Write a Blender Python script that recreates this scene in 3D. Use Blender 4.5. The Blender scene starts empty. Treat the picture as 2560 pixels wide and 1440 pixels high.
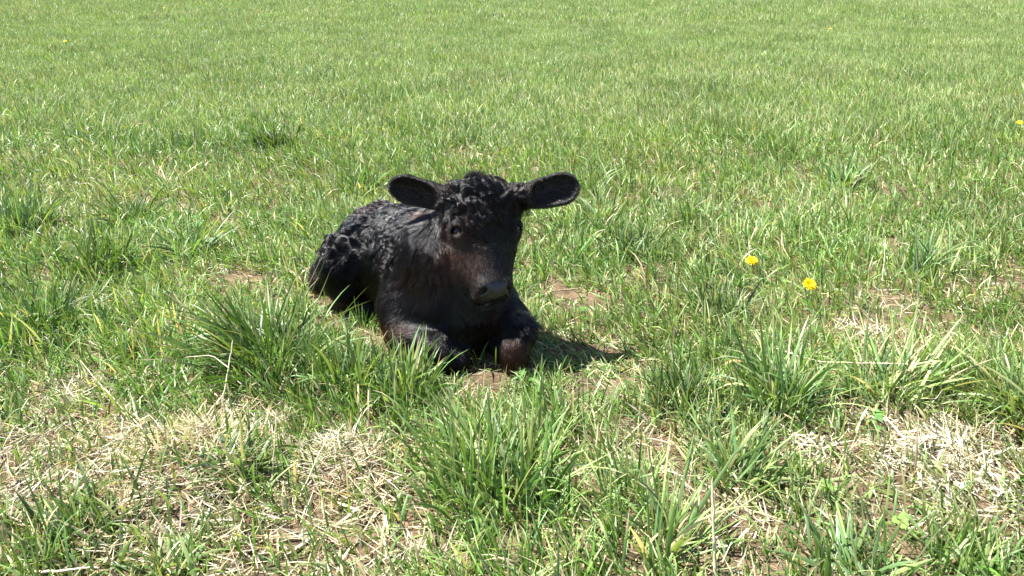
import bpy, math, random
import numpy as np
from mathutils import Vector
from mathutils.kdtree import KDTree

# ------------------------------------------------------------------ camera, sky, sun, exposure
S = bpy.context.scene
C = S.collection
H, PITCH, FPX = 0.90, math.radians(22.3), 1971.0      # camera height, tilt below the horizon, focal length in photo pixels
cam_d = bpy.data.cameras.new('camera'); cam = bpy.data.objects.new('camera', cam_d); C.objects.link(cam)
cam.location = (0, 0, H); cam.rotation_euler = (math.pi/2 - PITCH, 0, 0)
cam_d.sensor_width = 36.0; cam_d.lens = FPX/2560*36.0; cam_d.clip_start = 0.05; cam_d.clip_end = 3000
S.camera = cam

SUN_DIR = Vector((-0.55, 0.21, 1.0)).normalized()     # towards the sun: high, left of the calf, a little behind it
W = bpy.data.worlds.new('World'); S.world = W; W.use_nodes = True
nt = W.node_tree
sky = nt.nodes.new('ShaderNodeTexSky'); sky.sky_type = 'NISHITA'; sky.sun_disc = False
sky.sun_elevation = math.asin(SUN_DIR.z); sky.sun_rotation = math.atan2(SUN_DIR.x, SUN_DIR.y)
nt.links.new(sky.outputs[0], nt.nodes['Background'].inputs[0]); nt.nodes['Background'].inputs[1].default_value = 0.055
sd = bpy.data.lights.new('sun', 'SUN'); sd.energy = 5.0; sd.angle = math.radians(0.5); sd.color = (1.0, 0.965, 0.91)
sun = bpy.data.objects.new('sun', sd); C.objects.link(sun); sun.location = (-3, 1, 6)
sun.rotation_euler = (-SUN_DIR).to_track_quat('-Z', 'Y').to_euler()
S.view_settings.view_transform = 'Standard'; S.view_settings.look = 'None'
S.view_settings.exposure = 2.02; S.view_settings.gamma = 1.0; S.view_settings.use_curve_mapping = False
S.cycles.max_bounces = 8; S.cycles.transmission_bounces = 4; S.cycles.diffuse_bounces = 4

rng = np.random.default_rng(11)
ca, sa = math.cos(PITCH), math.sin(PITCH)

def at(px, py, Y):
    """world point seen at a photo pixel, at distance Y in front of the camera"""
    x = (px-1280)/FPX; y = (720-py)/FPX
    d = np.array([x, ca+y*sa, -sa+y*ca]); t = Y/d[1]
    return np.array([0, 0, H]) + t*d
def on_ground(px, py, z=0.0):
    x = (px-1280)/FPX; y = (720-py)/FPX
    d = np.array([x, ca+y*sa, -sa+y*ca]); t = (z-H)/d[2]
    return np.array([0, 0, H]) + t*d

# ------------------------------------------------------------------ helpers
def tag(o, label=None, cat=None, group=None, kind=None):
    if label: o['label'] = label
    if cat: o['category'] = cat
    if group: o['group'] = group
    if kind: o['kind'] = kind
    return o
def empty(name, loc, rz=0.0):
    o = bpy.data.objects.new(name, None); o.empty_display_size = 0.05
    o.location = Vector([float(v) for v in loc]); o.rotation_euler = (0, 0, rz); C.objects.link(o); return o
def mesh_np(name, V, F, col=None, smooth=True, attrs=None):
    """V (n,3), F (m,k) -> mesh, all faces with k corners"""
    me = bpy.data.meshes.new(name); V = np.asarray(V, np.float32); F = np.asarray(F, np.int32)
    m, k = F.shape
    me.vertices.add(len(V)); me.vertices.foreach_set('co', V.ravel())
    me.loops.add(m*k); me.loops.foreach_set('vertex_index', F.ravel())
    me.polygons.add(m); me.polygons.foreach_set('loop_start', np.arange(0, m*k, k, dtype=np.int32))
    try: me.polygons.foreach_set('loop_total', np.full(m, k, np.int32))
    except Exception: pass
    if smooth: me.polygons.foreach_set('use_smooth', np.ones(m, bool))
    if col is not None:
        a = me.attributes.new('col', 'FLOAT_COLOR', 'POINT')
        a.data.foreach_set('color', np.concatenate([col, np.ones((len(col), 1))], 1).astype(np.float32).ravel())
    for nme, arr in (attrs or {}).items():
        a = me.attributes.new(nme, 'FLOAT', 'POINT'); a.data.foreach_set('value', np.asarray(arr, np.float32))
    me.update(calc_edges=True)
    return me
def obj(name, me, mat=None, parent=None, loc=None):
    o = bpy.data.objects.new(name, me); C.objects.link(o)
    if mat: me.materials.clear(); me.materials.append(mat)
    if parent: o.parent = parent
    if loc is not None: o.location = Vector([float(v) for v in loc])
    return o
def unit(v):
    v = np.asarray(v, float); return v/np.maximum(np.linalg.norm(v, axis=-1, keepdims=True), 1e-9)

def vnoise(P, scale, seed=0):
    """smooth value noise in 3D, -1..1"""
    Q = np.asarray(P, float)*scale + seed*17.13
    i = np.floor(Q).astype(np.int64); f = Q-i; f = f*f*(3-2*f)
    def h(a, b, c):
        n = (a*73856093) ^ (b*19349663) ^ (c*83492791) ^ (seed*2654435761 & 0xffffffff)
        n = (n ^ (n >> 13)) * 1274126177 & 0xffffffff
        n = (n ^ (n >> 16)) & 0xffff
        return n/32767.5-1
    r = 0
    for dx in (0, 1):
        for dy in (0, 1):
            for dz in (0, 1):
                w = (f[..., 0] if dx else 1-f[..., 0])*(f[..., 1] if dy else 1-f[..., 1])*(f[..., 2] if dz else 1-f[..., 2])
                r = r + w*h(i[..., 0]+dx, i[..., 1]+dy, i[..., 2]+dz)
    return r

def terrain(x, y):
    x = np.asarray(x, float); y = np.asarray(y, float)
    z = 0.010*np.sin(2.1*x+0.7)*np.cos(1.7*y) + 0.006*np.sin(5.3*x+1.9*y) + 0.03*np.sin(0.35*x+1)*np.sin(0.31*y+0.4)*np.clip((y-3)/6, 0, 1)
    for (mx, my, r, h) in MOUNDS:
        z = z + h*np.exp(-((x-mx)**2+(y-my)**2)/(2*r*r))
    return z
MOUNDS = []
for (px, py, r, h) in ((500, 1190, 0.085, 0.055), (880, 1190, 0.06, 0.035), (2330, 1180, 0.08, 0.02), (2000, 1010, 0.12, 0.015)):
    g = on_ground(px, py); MOUNDS.append((g[0], g[1], r, h))
# where the calf lies the ground is even
g = on_ground(1050, 800)

# ------------------------------------------------------------------ materials
def new_mat(name):
    m = bpy.data.materials.new(name); m.use_nodes = True
    n = m.node_tree.nodes; n.clear(); return m, n, m.node_tree.links
def add(n, t, **kw):
    x = n.new(t)
    for k, v in kw.items():
        if k in x.inputs.keys(): x.inputs[k].default_value = v
        else: setattr(x, k, v)
    return x
def blade_material(name, translucent=0.38, rough=0.42, spec=0.5, var=0.35):
    m, n, L = new_mat(name)
    at_ = add(n, 'ShaderNodeAttribute', attribute_name='col')
    geo = add(n, 'ShaderNodeNewGeometry')
    ns = add(n, 'ShaderNodeTexNoise', Scale=1.3, Detail=3.0); L.new(geo.outputs['Position'], ns.inputs['Vector'])
    mr = add(n, 'ShaderNodeMapRange'); mr.inputs[1].default_value = 0.3; mr.inputs[2].default_value = 0.7
    mr.inputs[3].default_value = 1-var; mr.inputs[4].default_value = 1+var; L.new(ns.outputs[0], mr.inputs[0])
    mul = add(n, 'ShaderNodeVectorMath', operation='SCALE'); L.new(at_.outputs['Color'], mul.inputs[0]); L.new(mr.outputs[0], mul.inputs['Scale'])
    pb = add(n, 'ShaderNodeBsdfPrincipled', Roughness=rough); pb.inputs['Specular IOR Level'].default_value = spec
    L.new(mul.outputs[0], pb.inputs['Base Color'])
    # transmitted light is yellower
    tc = add(n, 'ShaderNodeVectorMath', operation='MULTIPLY'); tc.inputs[1].default_value = (1.15, 1.25, 0.45); L.new(mul.outputs[0], tc.inputs[0])
    tr = add(n, 'ShaderNodeBsdfTranslucent'); L.new(tc.outputs[0], tr.inputs[0])
    mx = add(n, 'ShaderNodeMixShader'); mx.inputs[0].default_value = translucent
    L.new(pb.outputs[0], mx.inputs[1]); L.new(tr.outputs[0], mx.inputs[2])
    o = add(n, 'ShaderNodeOutputMaterial'); L.new(mx.outputs[0], o.inputs[0]); return m
M_GRASS = blade_material('grass_blade', 0.30, 0.46, 0.42, 0.16)
M_STRAW = blade_material('dry_straw', 0.15, 0.6, 0.35, 0.12)

def ground_material():
    m, n, L = new_mat('soil_and_turf')
    geo = add(n, 'ShaderNodeNewGeometry')
    n1 = add(n, 'ShaderNodeTexNoise', Scale=9.0, Detail=8.0, Roughness=0.65); L.new(geo.outputs['Position'], n1.inputs['Vector'])
    n2 = add(n, 'ShaderNodeTexNoise', Scale=140.0, Detail=5.0, Roughness=0.7); L.new(geo.outputs['Position'], n2.inputs['Vector'])
    r1 = add(n, 'ShaderNodeValToRGB'); L.new(n1.outputs[0], r1.inputs[0])
    e = r1.color_ramp.elements; e[0].position = 0.3; e[0].color = (0.055, 0.038, 0.024, 1); e[1].position = 0.72; e[1].color = (0.19, 0.135, 0.085, 1)
    r2 = add(n, 'ShaderNodeValToRGB'); L.new(n2.outputs[0], r2.inputs[0])
    e = r2.color_ramp.elements; e[0].position = 0.32; e[0].color = (0.45, 0.45, 0.45, 1); e[1].position = 0.7; e[1].color = (1.35, 1.3, 1.2, 1)
    mu = add(n, 'ShaderNodeMix', data_type='RGBA', blend_type='MULTIPLY'); mu.inputs[0].default_value = 1.0
    L.new(r1.outputs[0], mu.inputs[6]); L.new(r2.outputs[0], mu.inputs[7])
    # far turf beyond the modelled blades
    sx = add(n, 'ShaderNodeSeparateXYZ'); L.new(geo.outputs['Position'], sx.inputs[0])
    mr = add(n, 'ShaderNodeMapRange'); mr.inputs[1].default_value = 4.0; mr.inputs[2].default_value = 9.0; L.new(sx.outputs['Y'], mr.inputs[0])
    n3 = add(n, 'ShaderNodeTexNoise', Scale=0.6, Detail=9.0, Roughness=0.75); L.new(geo.outputs['Position'], n3.inputs['Vector'])
    r3 = add(n, 'ShaderNodeValToRGB'); L.new(n3.outputs[0], r3.inputs[0])
    e = r3.color_ramp.elements; e[0].position = 0.35; e[0].color = (0.10, 0.17, 0.055, 1); e[1].position = 0.68; e[1].color = (0.22, 0.30, 0.12, 1)
    mm = add(n, 'ShaderNodeMix', data_type='RGBA'); L.new(mr.outputs[0], mm.inputs[0]); L.new(mu.outputs[2], mm.inputs[6]); L.new(r3.outputs[0], mm.inputs[7])
    pb = add(n, 'ShaderNodeBsdfPrincipled', Roughness=0.95); L.new(mm.outputs[2], pb.inputs['Base Color']); pb.inputs['Specular IOR Level'].default_value = 0.2
    bp = add(n, 'ShaderNodeBump', Strength=0.8, Distance=0.006); L.new(n2.outputs[0], bp.inputs['Height']); L.new(bp.outputs[0], pb.inputs['Normal'])
    o = add(n, 'ShaderNodeOutputMaterial'); L.new(pb.outputs[0], o.inputs[0]); return m
M_GROUND = ground_material()

def skin_material():
    m, n, L = new_mat('calf_skin')
    a = add(n, 'ShaderNodeAttribute', attribute_name='bare'); br = add(n, 'ShaderNodeAttribute', attribute_name='brown')
    mx = add(n, 'ShaderNodeMix', data_type='RGBA'); mx.inputs[6].default_value = (0.010, 0.008, 0.0075, 1); mx.inputs[7].default_value = (0.030, 0.013, 0.007, 1)
    L.new(br.outputs['Fac'], mx.inputs[0])
    m2 = add(n, 'ShaderNodeMix', data_type='RGBA'); m2.inputs[7].default_value = (0.017, 0.0165, 0.019, 1)
    L.new(a.outputs['Fac'], m2.inputs[0]); L.new(mx.outputs[2], m2.inputs[6])
    ro = add(n, 'ShaderNodeMapRange'); ro.inputs[3].default_value = 0.75; ro.inputs[4].default_value = 0.27; L.new(a.outputs['Fac'], ro.inputs[0])
    geo = add(n, 'ShaderNodeNewGeometry')
    vo = add(n, 'ShaderNodeTexVoronoi', Scale=420.0); L.new(geo.outputs['Position'], vo.inputs['Vector'])
    bs = add(n, 'ShaderNodeMath', operation='MULTIPLY'); L.new(a.outputs['Fac'], bs.inputs[0]); bs.inputs[1].default_value = 0.35
    bp = add(n, 'ShaderNodeBump', Distance=0.0012); L.new(bs.outputs[0], bp.inputs['Strength']); L.new(vo.outputs['Distance'], bp.inputs['Height'])
    pb = add(n, 'ShaderNodeBsdfPrincipled'); L.new(m2.outputs[2], pb.inputs['Base Color']); L.new(ro.outputs[0], pb.inputs['Roughness']); pb.inputs['Specular IOR Level'].default_value = 0.5; L.new(bp.outputs[0], pb.inputs['Normal'])
    o = add(n, 'ShaderNodeOutputMaterial'); L.new(pb.outputs[0], o.inputs[0]); return m
M_SKIN = skin_material()
def hair_material():
    m, n, L = new_mat('calf_hair')
    br = add(n, 'ShaderNodeAttribute', attribute_name='brown')
    hi = add(n, 'ShaderNodeHairInfo')
    mx = add(n, 'ShaderNodeMix', data_type='RGBA'); mx.inputs[6].default_value = (0.0022, 0.0021, 0.0025, 1); mx.inputs[7].default_value = (0.042, 0.016, 0.008, 1)
    L.new(br.outputs['Fac'], mx.inputs[0])
    ph = add(n, 'ShaderNodeBsdfHairPrincipled'); ph.parametrization = 'COLOR'
    L.new(mx.outputs[2], ph.inputs['Color']); ph.inputs['Roughness'].default_value = 0.17; ph.inputs['Radial Roughness'].default_value = 0.22; ph.inputs['IOR'].default_value = 1.32
    ph.inputs['Random Roughness'].default_value = 0.2
    o = add(n, 'ShaderNodeOutputMaterial'); L.new(ph.outputs[0], o.inputs[0]); return m
M_HAIR = hair_material()
def plain(name, col, rough=0.5, spec=0.5, noise=0.0, nscale=60, coat=0.0, trans=0.0):
    m, n, L = new_mat(name)
    pb = add(n, 'ShaderNodeBsdfPrincipled', Roughness=rough); pb.inputs['Specular IOR Level'].default_value = spec
    pb.inputs['Coat Weight'].default_value = coat; pb.inputs['Coat Roughness'].default_value = 0.03
    geo = add(n, 'ShaderNodeNewGeometry'); ns = add(n, 'ShaderNodeTexNoise', Scale=nscale, Detail=4.0); L.new(geo.outputs['Position'], ns.inputs['Vector'])
    rp = add(n, 'ShaderNodeValToRGB'); L.new(ns.outputs[0], rp.inputs[0])
    e = rp.color_ramp.elements; e[0].position = 0.3; e[1].position = 0.7
    e[0].color = tuple(c*(1-noise) for c in col)+(1,); e[1].color = tuple(min(1, c*(1+noise)) for c in col)+(1,)
    L.new(rp.outputs[0], pb.inputs['Base Color'])
    o = add(n, 'ShaderNodeOutputMaterial')
    if trans:
        tr = add(n, 'ShaderNodeBsdfTranslucent'); L.new(rp.outputs[0], tr.inputs[0]); mx = add(n, 'ShaderNodeMixShader'); mx.inputs[0].default_value = trans
        L.new(pb.outputs[0], mx.inputs[1]); L.new(tr.outputs[0], mx.inputs[2]); L.new(mx.outputs[0], o.inputs[0])
    else: L.new(pb.outputs[0], o.inputs[0])
    return m

# ------------------------------------------------------------------ the calf: one continuous body from a smooth union of masses
LO = np.array([-0.72, 1.50, -0.03]); HI = np.array([0.24, 2.42, 0.52]); VX = 0.0042
nx, ny, nz = [int(math.ceil((HI[i]-LO[i])/VX)) for i in range(3)]
GX = (LO[0]+VX*np.arange(nx)).astype(np.float32)[:, None, None]
GY = (LO[1]+VX*np.arange(ny)).astype(np.float32)[None, :, None]
GZ = (LO[2]+VX*np.arange(nz)).astype(np.float32)[None, None, :]
SDF = np.full((nx, ny, nz), 1.0, np.float32)
def box_slice(c, r):
    s = []
    for i, n in enumerate((nx, ny, nz)):
        a = max(0, int((c[i]-r-LO[i])/VX)); b = min(n, int((c[i]+r-LO[i])/VX)+2); s.append(slice(a, max(a+1, b)))
    return tuple(s)
def rel(sl, c):
    return GX[sl[0]]-np.float32(c[0]), GY[:, sl[1]]-np.float32(c[1]), GZ[:, :, sl[2]]-np.float32(c[2])
def smin(sl, d, k):
    a = SDF[sl]; h = np.maximum(k-np.abs(a-d), 0)/k
    SDF[sl] = np.minimum(a, d)-h*h*k*0.25
def smax(sl, d, k):
    a = SDF[sl]; h = np.maximum(k-np.abs(a+d), 0)/k
    SDF[sl] = np.maximum(a, -d)+h*h*k*0.25
def ell(c, axes, radii, k=0.03, cut=False):
    """ellipsoid with centre c, rows of axes as its directions"""
    A = np.asarray(axes, float); R = max(radii)
    sl = box_slice(c, R+0.09); x, y, z = rel(sl, c)
    q = [x*A[i][0]+y*A[i][1]+z*A[i][2] for i in range(3)]
    k0 = np.sqrt(sum((q[i]/radii[i])**2 for i in range(3))); k1 = np.sqrt(sum((q[i]/radii[i]**2)**2 for i in range(3)))
    d = (k0*(k0-1)/np.maximum(k1, 1e-5)).astype(np.float32)
    d = np.where(k0 < 0.02, -min(radii), d)
    (smax if cut else smin)(sl, d, k)
def cone(a, b, ra, rb, k=0.025, cut=False):
    a = np.asarray(a, float); b = np.asarray(b, float); c = (a+b)/2
    sl = box_slice(c, np.linalg.norm(b-a)/2+max(ra, rb)+0.08); x, y, z = rel(sl, a)
    ba = b-a; h = np.clip((x*ba[0]+y*ba[1]+z*ba[2])/ba.dot(ba), 0, 1)
    d = np.sqrt((x-h*ba[0])**2+(y-h*ba[1])**2+(z-h*ba[2])**2)-(ra+(rb-ra)*h)
    (smax if cut else smin)(sl, d.astype(np.float32), k)
def frame(fwd, up=(0, 0, 1)):
    f = unit(fwd); s = unit(np.cross(f, up)); return np.array([f, s, np.cross(s, f)])

# trunk
RUMP = np.array([-0.385, 2.145, 0.138]); CHEST = np.array([-0.135, 1.845, 0.165])
BF = frame(CHEST-RUMP)
ell(RUMP*0.52+CHEST*0.48, BF, (0.25, 0.125, 0.142), 0.03)
ell(RUMP+[0, 0, 0.0], BF, (0.128, 0.118, 0.116), 0.05)
ell(CHEST+[-0.005, 0.01, 0.005], BF, (0.14, 0.118, 0.150), 0.05)
ell(RUMP*0.5+CHEST*0.5+[0, 0, -0.05], BF, (0.22, 0.13, 0.10), 0.04)
cone(RUMP+[0.01, 0.03, 0.078], CHEST+[0.0, 0.04, 0.10], 0.042, 0.045, 0.05)        # backbone
# hind leg folded on the near side, the far one half hidden
STF = at(838, 665, 2.02); HCK = at(800, 690, 2.07)
ell(at(892, 650, 2.05), frame(STF-RUMP), (0.12, 0.075, 0.095), 0.035)
cone(at(822, 690, 2.06), at(862, 728, 1.98), 0.040, 0.034, 0.02)
cone(at(812, 678, 2.07), at(808, 706, 2.04), 0.034, 0.034, 0.010)
cone(at(860, 725, 2.0)*[1, 1, 0]+[0, 0, .03], at(925, 745, 1.96)*[1, 1, 0]+[0, 0, .022], 0.026, 0.022, 0.02)
cone(RUMP+[-0.06, 0.13, 0.05], RUMP+[-0.10, 0.15, -0.12], 0.022, 0.015, 0.03)       # tail root
# shoulder and fore quarters
SHL = at(1000, 690, 1.84)
ell(SHL+[0.025, 0.035, 0.0], frame((0.3, -0.6, -0.9)), (0.125, 0.065, 0.085), 0.05)
ell(at(1255, 790, 1.84), frame((0.1, -0.5, -0.8)), (0.09, 0.05, 0.06), 0.04)
ell(at(1140, 790, 1.775)+[0, 0.05, 0], frame((0, -0.5, -0.9)), (0.12, 0.10, 0.10), 0.05)   # brisket
KL = np.array([-0.175, 1.675, 0.046]); KR = np.array([0.006, 1.675, 0.048])
cone(at(1005, 770, 1.82), at(1015, 845, 1.76), 0.062, 0.048, 0.04)
cone(at(1015, 845, 1.76), KL+[-0.01, 0.012, 0.008], 0.041, 0.033, 0.02)
ell(KL, frame((0.5, -0.7, -0.6)), (0.042, 0.034, 0.032), 0.010)
cone(KL+[0.01, 0, -0.012], KL+[0.05, -0.004, -0.020], 0.027, 0.022, 0.015)
cone(KL+[0.02, -0.01, -0.02], KL+[0.09, 0.10, -0.022], 0.026, 0.022, 0.015)
cone(at(1262, 800, 1.83), KR+[0.014, 0.045, 0.032], 0.050, 0.037, 0.03)
cone(KR+[0.014, 0.045, 0.030], KR+[0.006, 0.012, 0.010], 0.037, 0.031, 0.012)
ell(KR+[0.0, 0.0, 0.0], frame((0, -0.4, -1)), (0.044, 0.033, 0.033), 0.010)
cone(KR+[0, 0.0, -0.022], KR+[-0.05, 0.11, -0.026], 0.026, 0.022, 0.015)
# head frame
POLL = at(1212, 460, 1.825); MUZ = at(1247, 738, 1.685)
HA = unit(MUZ-POLL); yaw = math.radians(22)
HL = np.array([math.cos(yaw), math.sin(yaw), 0.02]); HL = unit(HL-HA*HL.dot(HA))       # towards the viewer's right
HN = np.cross(HL, HA); HN = HN if HN[1] < 0 else -HN                                   # out of the face
HB = np.array([HA, HL, HN]); HLEN = np.linalg.norm(MUZ-POLL); HS = HLEN/0.285
def hp(a, l, n): return POLL+HS*(a*HA+l*HL+n*HN)
def hr(*r): return tuple(HS*v for v in r)
# neck
cone(hp(0.075, -0.012, -0.13), CHEST+[-0.02, 0.03, 0.065], 0.078, 0.115, 0.05)
cone(hp(0.13, -0.015, -0.145), at(1130, 790, 1.80), 0.060, 0.085, 0.05)
# skull
ell(hp(0.070, 0, -0.065), HB, hr(0.080, 0.094, 0.072), 0.03)
ell(hp(0.016, 0, -0.062), HB, hr(0.042, 0.080, 0.048), 0.04)
ell(hp(0.112, 0, -0.060), HB, hr(0.050, 0.084, 0.055), 0.03)
for s in (-1, 1):
    cone(hp(0.055, s*0.066, -0.052), hp(0.105, s*0.071, -0.045), 0.020*HS, 0.021*HS, 0.025)     # brow ridge
cone(hp(0.115, 0, -0.058), hp(0.245, 0, -0.040), 0.060*HS, 0.037*HS, 0.03)                       # nose bridge
cone(hp(0.13, 0, -0.105), hp(0.245, 0, -0.074), 0.056*HS, 0.030*HS, 0.03)                        # jaw
for s in (-1, 1):
    ell(hp(0.135, s*0.046, -0.098), HB, hr(0.066, 0.040, 0.056), 0.03)                           # cheek
    cone(hp(0.15, s*0.044, -0.062), hp(0.225, s*0.028, -0.052), 0.026*HS, 0.026*HS, 0.03)
ell(hp(0.255, 0, -0.044), HB, hr(0.036, 0.046, 0.037), 0.02)                                     # muzzle
for s in (-1, 1): ell(hp(0.258, s*0.025, -0.024), HB, hr(0.022, 0.019, 0.019), 0.012)            # nostril wings
ell(hp(0.270, 0, -0.028), HB, hr(0.020, 0.016, 0.020), 0.014)
ell(hp(0.266, 0, -0.088), HB, hr(0.024, 0.030, 0.022), 0.012)                                    # chin and lower lip
for s in (-1, 1): ell(hp(0.272, s*0.028, -0.055), HB, hr(0.020, 0.021, 0.024), 0.014)            # upper lip
for s in (-1, 1):
    a0 = hp(0.270, s*0.034, -0.016)
    ell(a0, np.array([unit(HA*0.6+HL*s*0.65), unit(np.cross(HN, unit(HA*0.6+HL*s*0.65))), HN]), hr(0.011, 0.0058, 0.016), 0.006, cut=True)
for s in (-1, 1): cone(hp(0.295, 0, -0.072), hp(0.268, s*0.044, -0.078), 0.0035, 0.0035, 0.008, cut=True)       # mouth line
cone(hp(0.291, 0, -0.030), hp(0.294, 0, -0.068), 0.0022, 0.0022, 0.008, cut=True)
EYES = []
for s in (-1, 1):
    e = hp(0.112, s*0.066, -0.038); EYES.append((e, s))
    ell(e, HB, hr(0.027, 0.021, 0.019), 0.02)                                                    # lids
    out = unit(HL*s*0.72+HN*0.68)
    ell(e+out*0.017*HS, np.array([unit(HA), unit(np.cross(out, HA)), out]), hr(0.0108, 0.0150, 0.014), 0.004, cut=True)
    sb = unit(np.cross(out, HA)); arc = [e+HS*(out*(0.0175-0.004*abs(t_))-HA*0.0105*math.cos(t_)+sb*0.0165*math.sin(t_)) for t_ in np.linspace(-1.5, 1.5, 7)]
    for p0, p1 in zip(arc[:-1], arc[1:]): cone(p0, p1, 0.0042, 0.0042, 0.004)                    # heavy upper lid
# ears
EARS = []
for s, base, tip, w in ((-1, (1118, 497), (978, 460), 0.036), (1, (1308, 492), (1442, 458), 0.038)):
    b = at(base[0], base[1], 1.850); t = at(tip[0], tip[1], 1.875 if s < 0 else 1.860)
    u = unit(t-b); Lr = np.linalg.norm(t-b)
    face = unit(np.array([0.0, -0.93, 0.30 if s > 0 else -0.10])); face = unit(face-u*face.dot(u)); v = np.cross(face, u)
    if v[2] < 0: v = -v
    c = b+u*Lr*0.52-v*0.004; A = np.array([u, v, face])
    tilt = -0.18 if s > 0 else 0.10
    ell(c, A, (Lr*0.52, w, 0.0145), 0.010)
    ell(b+u*Lr*0.72-v*0.004, A, (Lr*0.28, w*1.0, 0.0125), 0.010)
    cone(b-u*0.05, b+u*Lr*0.25, 0.030, 0.022, 0.025)
    EARS.append((b, u, v, face, Lr, w, s))
for (b, u, v, face, Lr, w, s) in EARS:
    A = np.array([u, v, face])
    ell(b+u*Lr*0.57-v*0.003+face*0.014, A, (Lr*0.47, w*0.93, 0.0235), 0.004, cut=True)
    ell(b+u*Lr*0.74-v*0.004+face*0.014, A, (Lr*0.26, w*0.94, 0.0215), 0.004, cut=True)
# press the body onto the ground
sl = (slice(None),)*3
SDF = np.maximum(SDF, -(GZ-0.002)).astype(np.float32)

def surface_nets(S_):
    ins = S_ < 0
    idx = [slice(0, -1), slice(1, None)]
    corners = [(i, j, k) for i in (0, 1) for j in (0, 1) for k in (0, 1)]
    cnt = sum(ins[idx[i], idx[j], idx[k]].astype(np.int8) for i, j, k in corners)
    act = (cnt > 0) & (cnt < 8); ci = np.argwhere(act)
    ids = -np.ones(act.shape, np.int64); ids[act] = np.arange(len(ci))
    acc = np.zeros((len(ci), 3)); num = np.zeros(len(ci))
    for p in corners:
        for ax in range(3):
            if p[ax]: continue
            q = list(p); q[ax] = 1
            sp = S_[ci[:, 0]+p[0], ci[:, 1]+p[1], ci[:, 2]+p[2]]; sq = S_[ci[:, 0]+q[0], ci[:, 1]+q[1], ci[:, 2]+q[2]]
            m = (sp < 0) != (sq < 0); t = np.where(m, sp/np.where(m, sp-sq, 1), 0)
            pt = np.tile(np.array(p, float), (len(ci), 1)); pt[:, ax] += t
            acc += pt*m[:, None]; num += m
    V = (ci+acc/num[:, None])*VX+LO
    F = []
    for ax in range(3):
        o1, o2 = [(1, 2), (2, 0), (0, 1)][ax]
        a = [slice(None)]*3; b = [slice(None)]*3; a[ax] = slice(0, -1); b[ax] = slice(1, None)
        ch = ins[tuple(a)] != ins[tuple(b)]
        e = np.argwhere(ch); e = e[(e[:, o1] > 0) & (e[:, o2] > 0)]
        e = e[(e[:, o1] < act.shape[o1]) & (e[:, o2] < act.shape[o2])]
        def g(d1, d2):
            q = e.copy(); q[:, o1] -= d1; q[:, o2] -= d2; return ids[q[:, 0], q[:, 1], q[:, 2]]
        f = np.stack([g(1, 1), g(0, 1), g(0, 0), g(1, 0)], 1)
        flip = ~ins[e[:, 0], e[:, 1], e[:, 2]]; f[flip] = f[flip][:, ::-1]; F.append(f)
    return V, np.concatenate(F)
BV, BFc = surface_nets(SDF)
def sdf_at(P):
    P = np.asarray(P, float); q = (P-LO)/VX
    ok = np.all((q >= 0) & (q < np.array([nx-1, ny-1, nz-1])), -1); qi = np.clip(q.astype(int), 0, [nx-2, ny-2, nz-2]); f = np.clip(q-qi, 0, 1)
    r = 0
    for i in (0, 1):
        for j in (0, 1):
            for k in (0, 1):
                w = (f[..., 0] if i else 1-f[..., 0])*(f[..., 1] if j else 1-f[..., 1])*(f[..., 2] if k else 1-f[..., 2])
                r = r+w*SDF[qi[..., 0]+i, qi[..., 1]+j, qi[..., 2]+k]
    return np.where(ok, r, 1.0)
def sdf_grad(P, e=0.005):
    g_ = np.stack([sdf_at(P+np.eye(3)[i]*e)-sdf_at(P-np.eye(3)[i]*e) for i in range(3)], -1); return unit(g_)

def head_local(P):
    q = (P-POLL)/HS; return q@HA, q@HL, q@HN
def sstep(a, b, x): t = np.clip((x-a)/(b-a), 0, 1); return t*t*(3-2*t)
def bare_mask(P):
    a, l, n = head_local(P)
    m = sstep(0.256, 0.266, a)*sstep(0.042, 0.034, np.abs(l)+0.15*np.maximum(0, -0.03-n))*sstep(-0.060, -0.048, n)
    top = sstep(0.246, 0.256, a)*sstep(0.030, 0.024, np.abs(l))
    m = np.maximum(m, top)*sstep(0.064, 0.056, np.linalg.norm(P-hp(0.262, 0, -0.045), axis=-1)/HS)
    return m
def brown_mask(P):
    a, l, n = head_local(P)
    inh = ((a > -0.03) & (a < 0.31) & (np.abs(l) < 0.11) & (n > -0.16)).astype(float)
    b = 0.16*np.maximum(0, vnoise(P, 14, 3))
    cheek = sstep(0.085, 0.03, np.linalg.norm(P-hp(0.18, -0.058, -0.06), axis=-1)); b = b+0.62*cheek
    for q, r, w in ((at(1050, 515, 1.90), 0.05, 1.2), (at(1090, 690, 1.82), 0.12, 0.8), (at(1000, 850, 1.76), 0.09, 0.85), (KR+[0, -.03, 0], 0.065, 0.95),
                    (at(795, 700, 2.02), 0.06, 0.4), (hp(0.03, 0.07, -0.03), 0.03, 0.5), (hp(0.10, -0.085, -0.06), 0.035, 0.5), (at(1230, 800, 1.77), 0.07, .6), (at(1170, 760, 1.80), 0.07, .5)):
        b = b+w*sstep(r, 0, np.linalg.norm(P-q, axis=-1))
    return np.clip(b*(1+0.5*vnoise(P, 40, 5)), 0, 1)
calf = empty('calf', (RUMP[0]*.5+CHEST[0]*.5, RUMP[1]*.5+CHEST[1]*.5, 0.0))
tag(calf, 'small black calf lying in the grass with its head up and ears out', 'calf')
CO = np.array(calf.location)
body = obj('body', mesh_np('body', BV-CO, BFc, attrs={'bare': bare_mask(BV), 'brown': brown_mask(BV)}), M_SKIN, calf)

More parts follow.
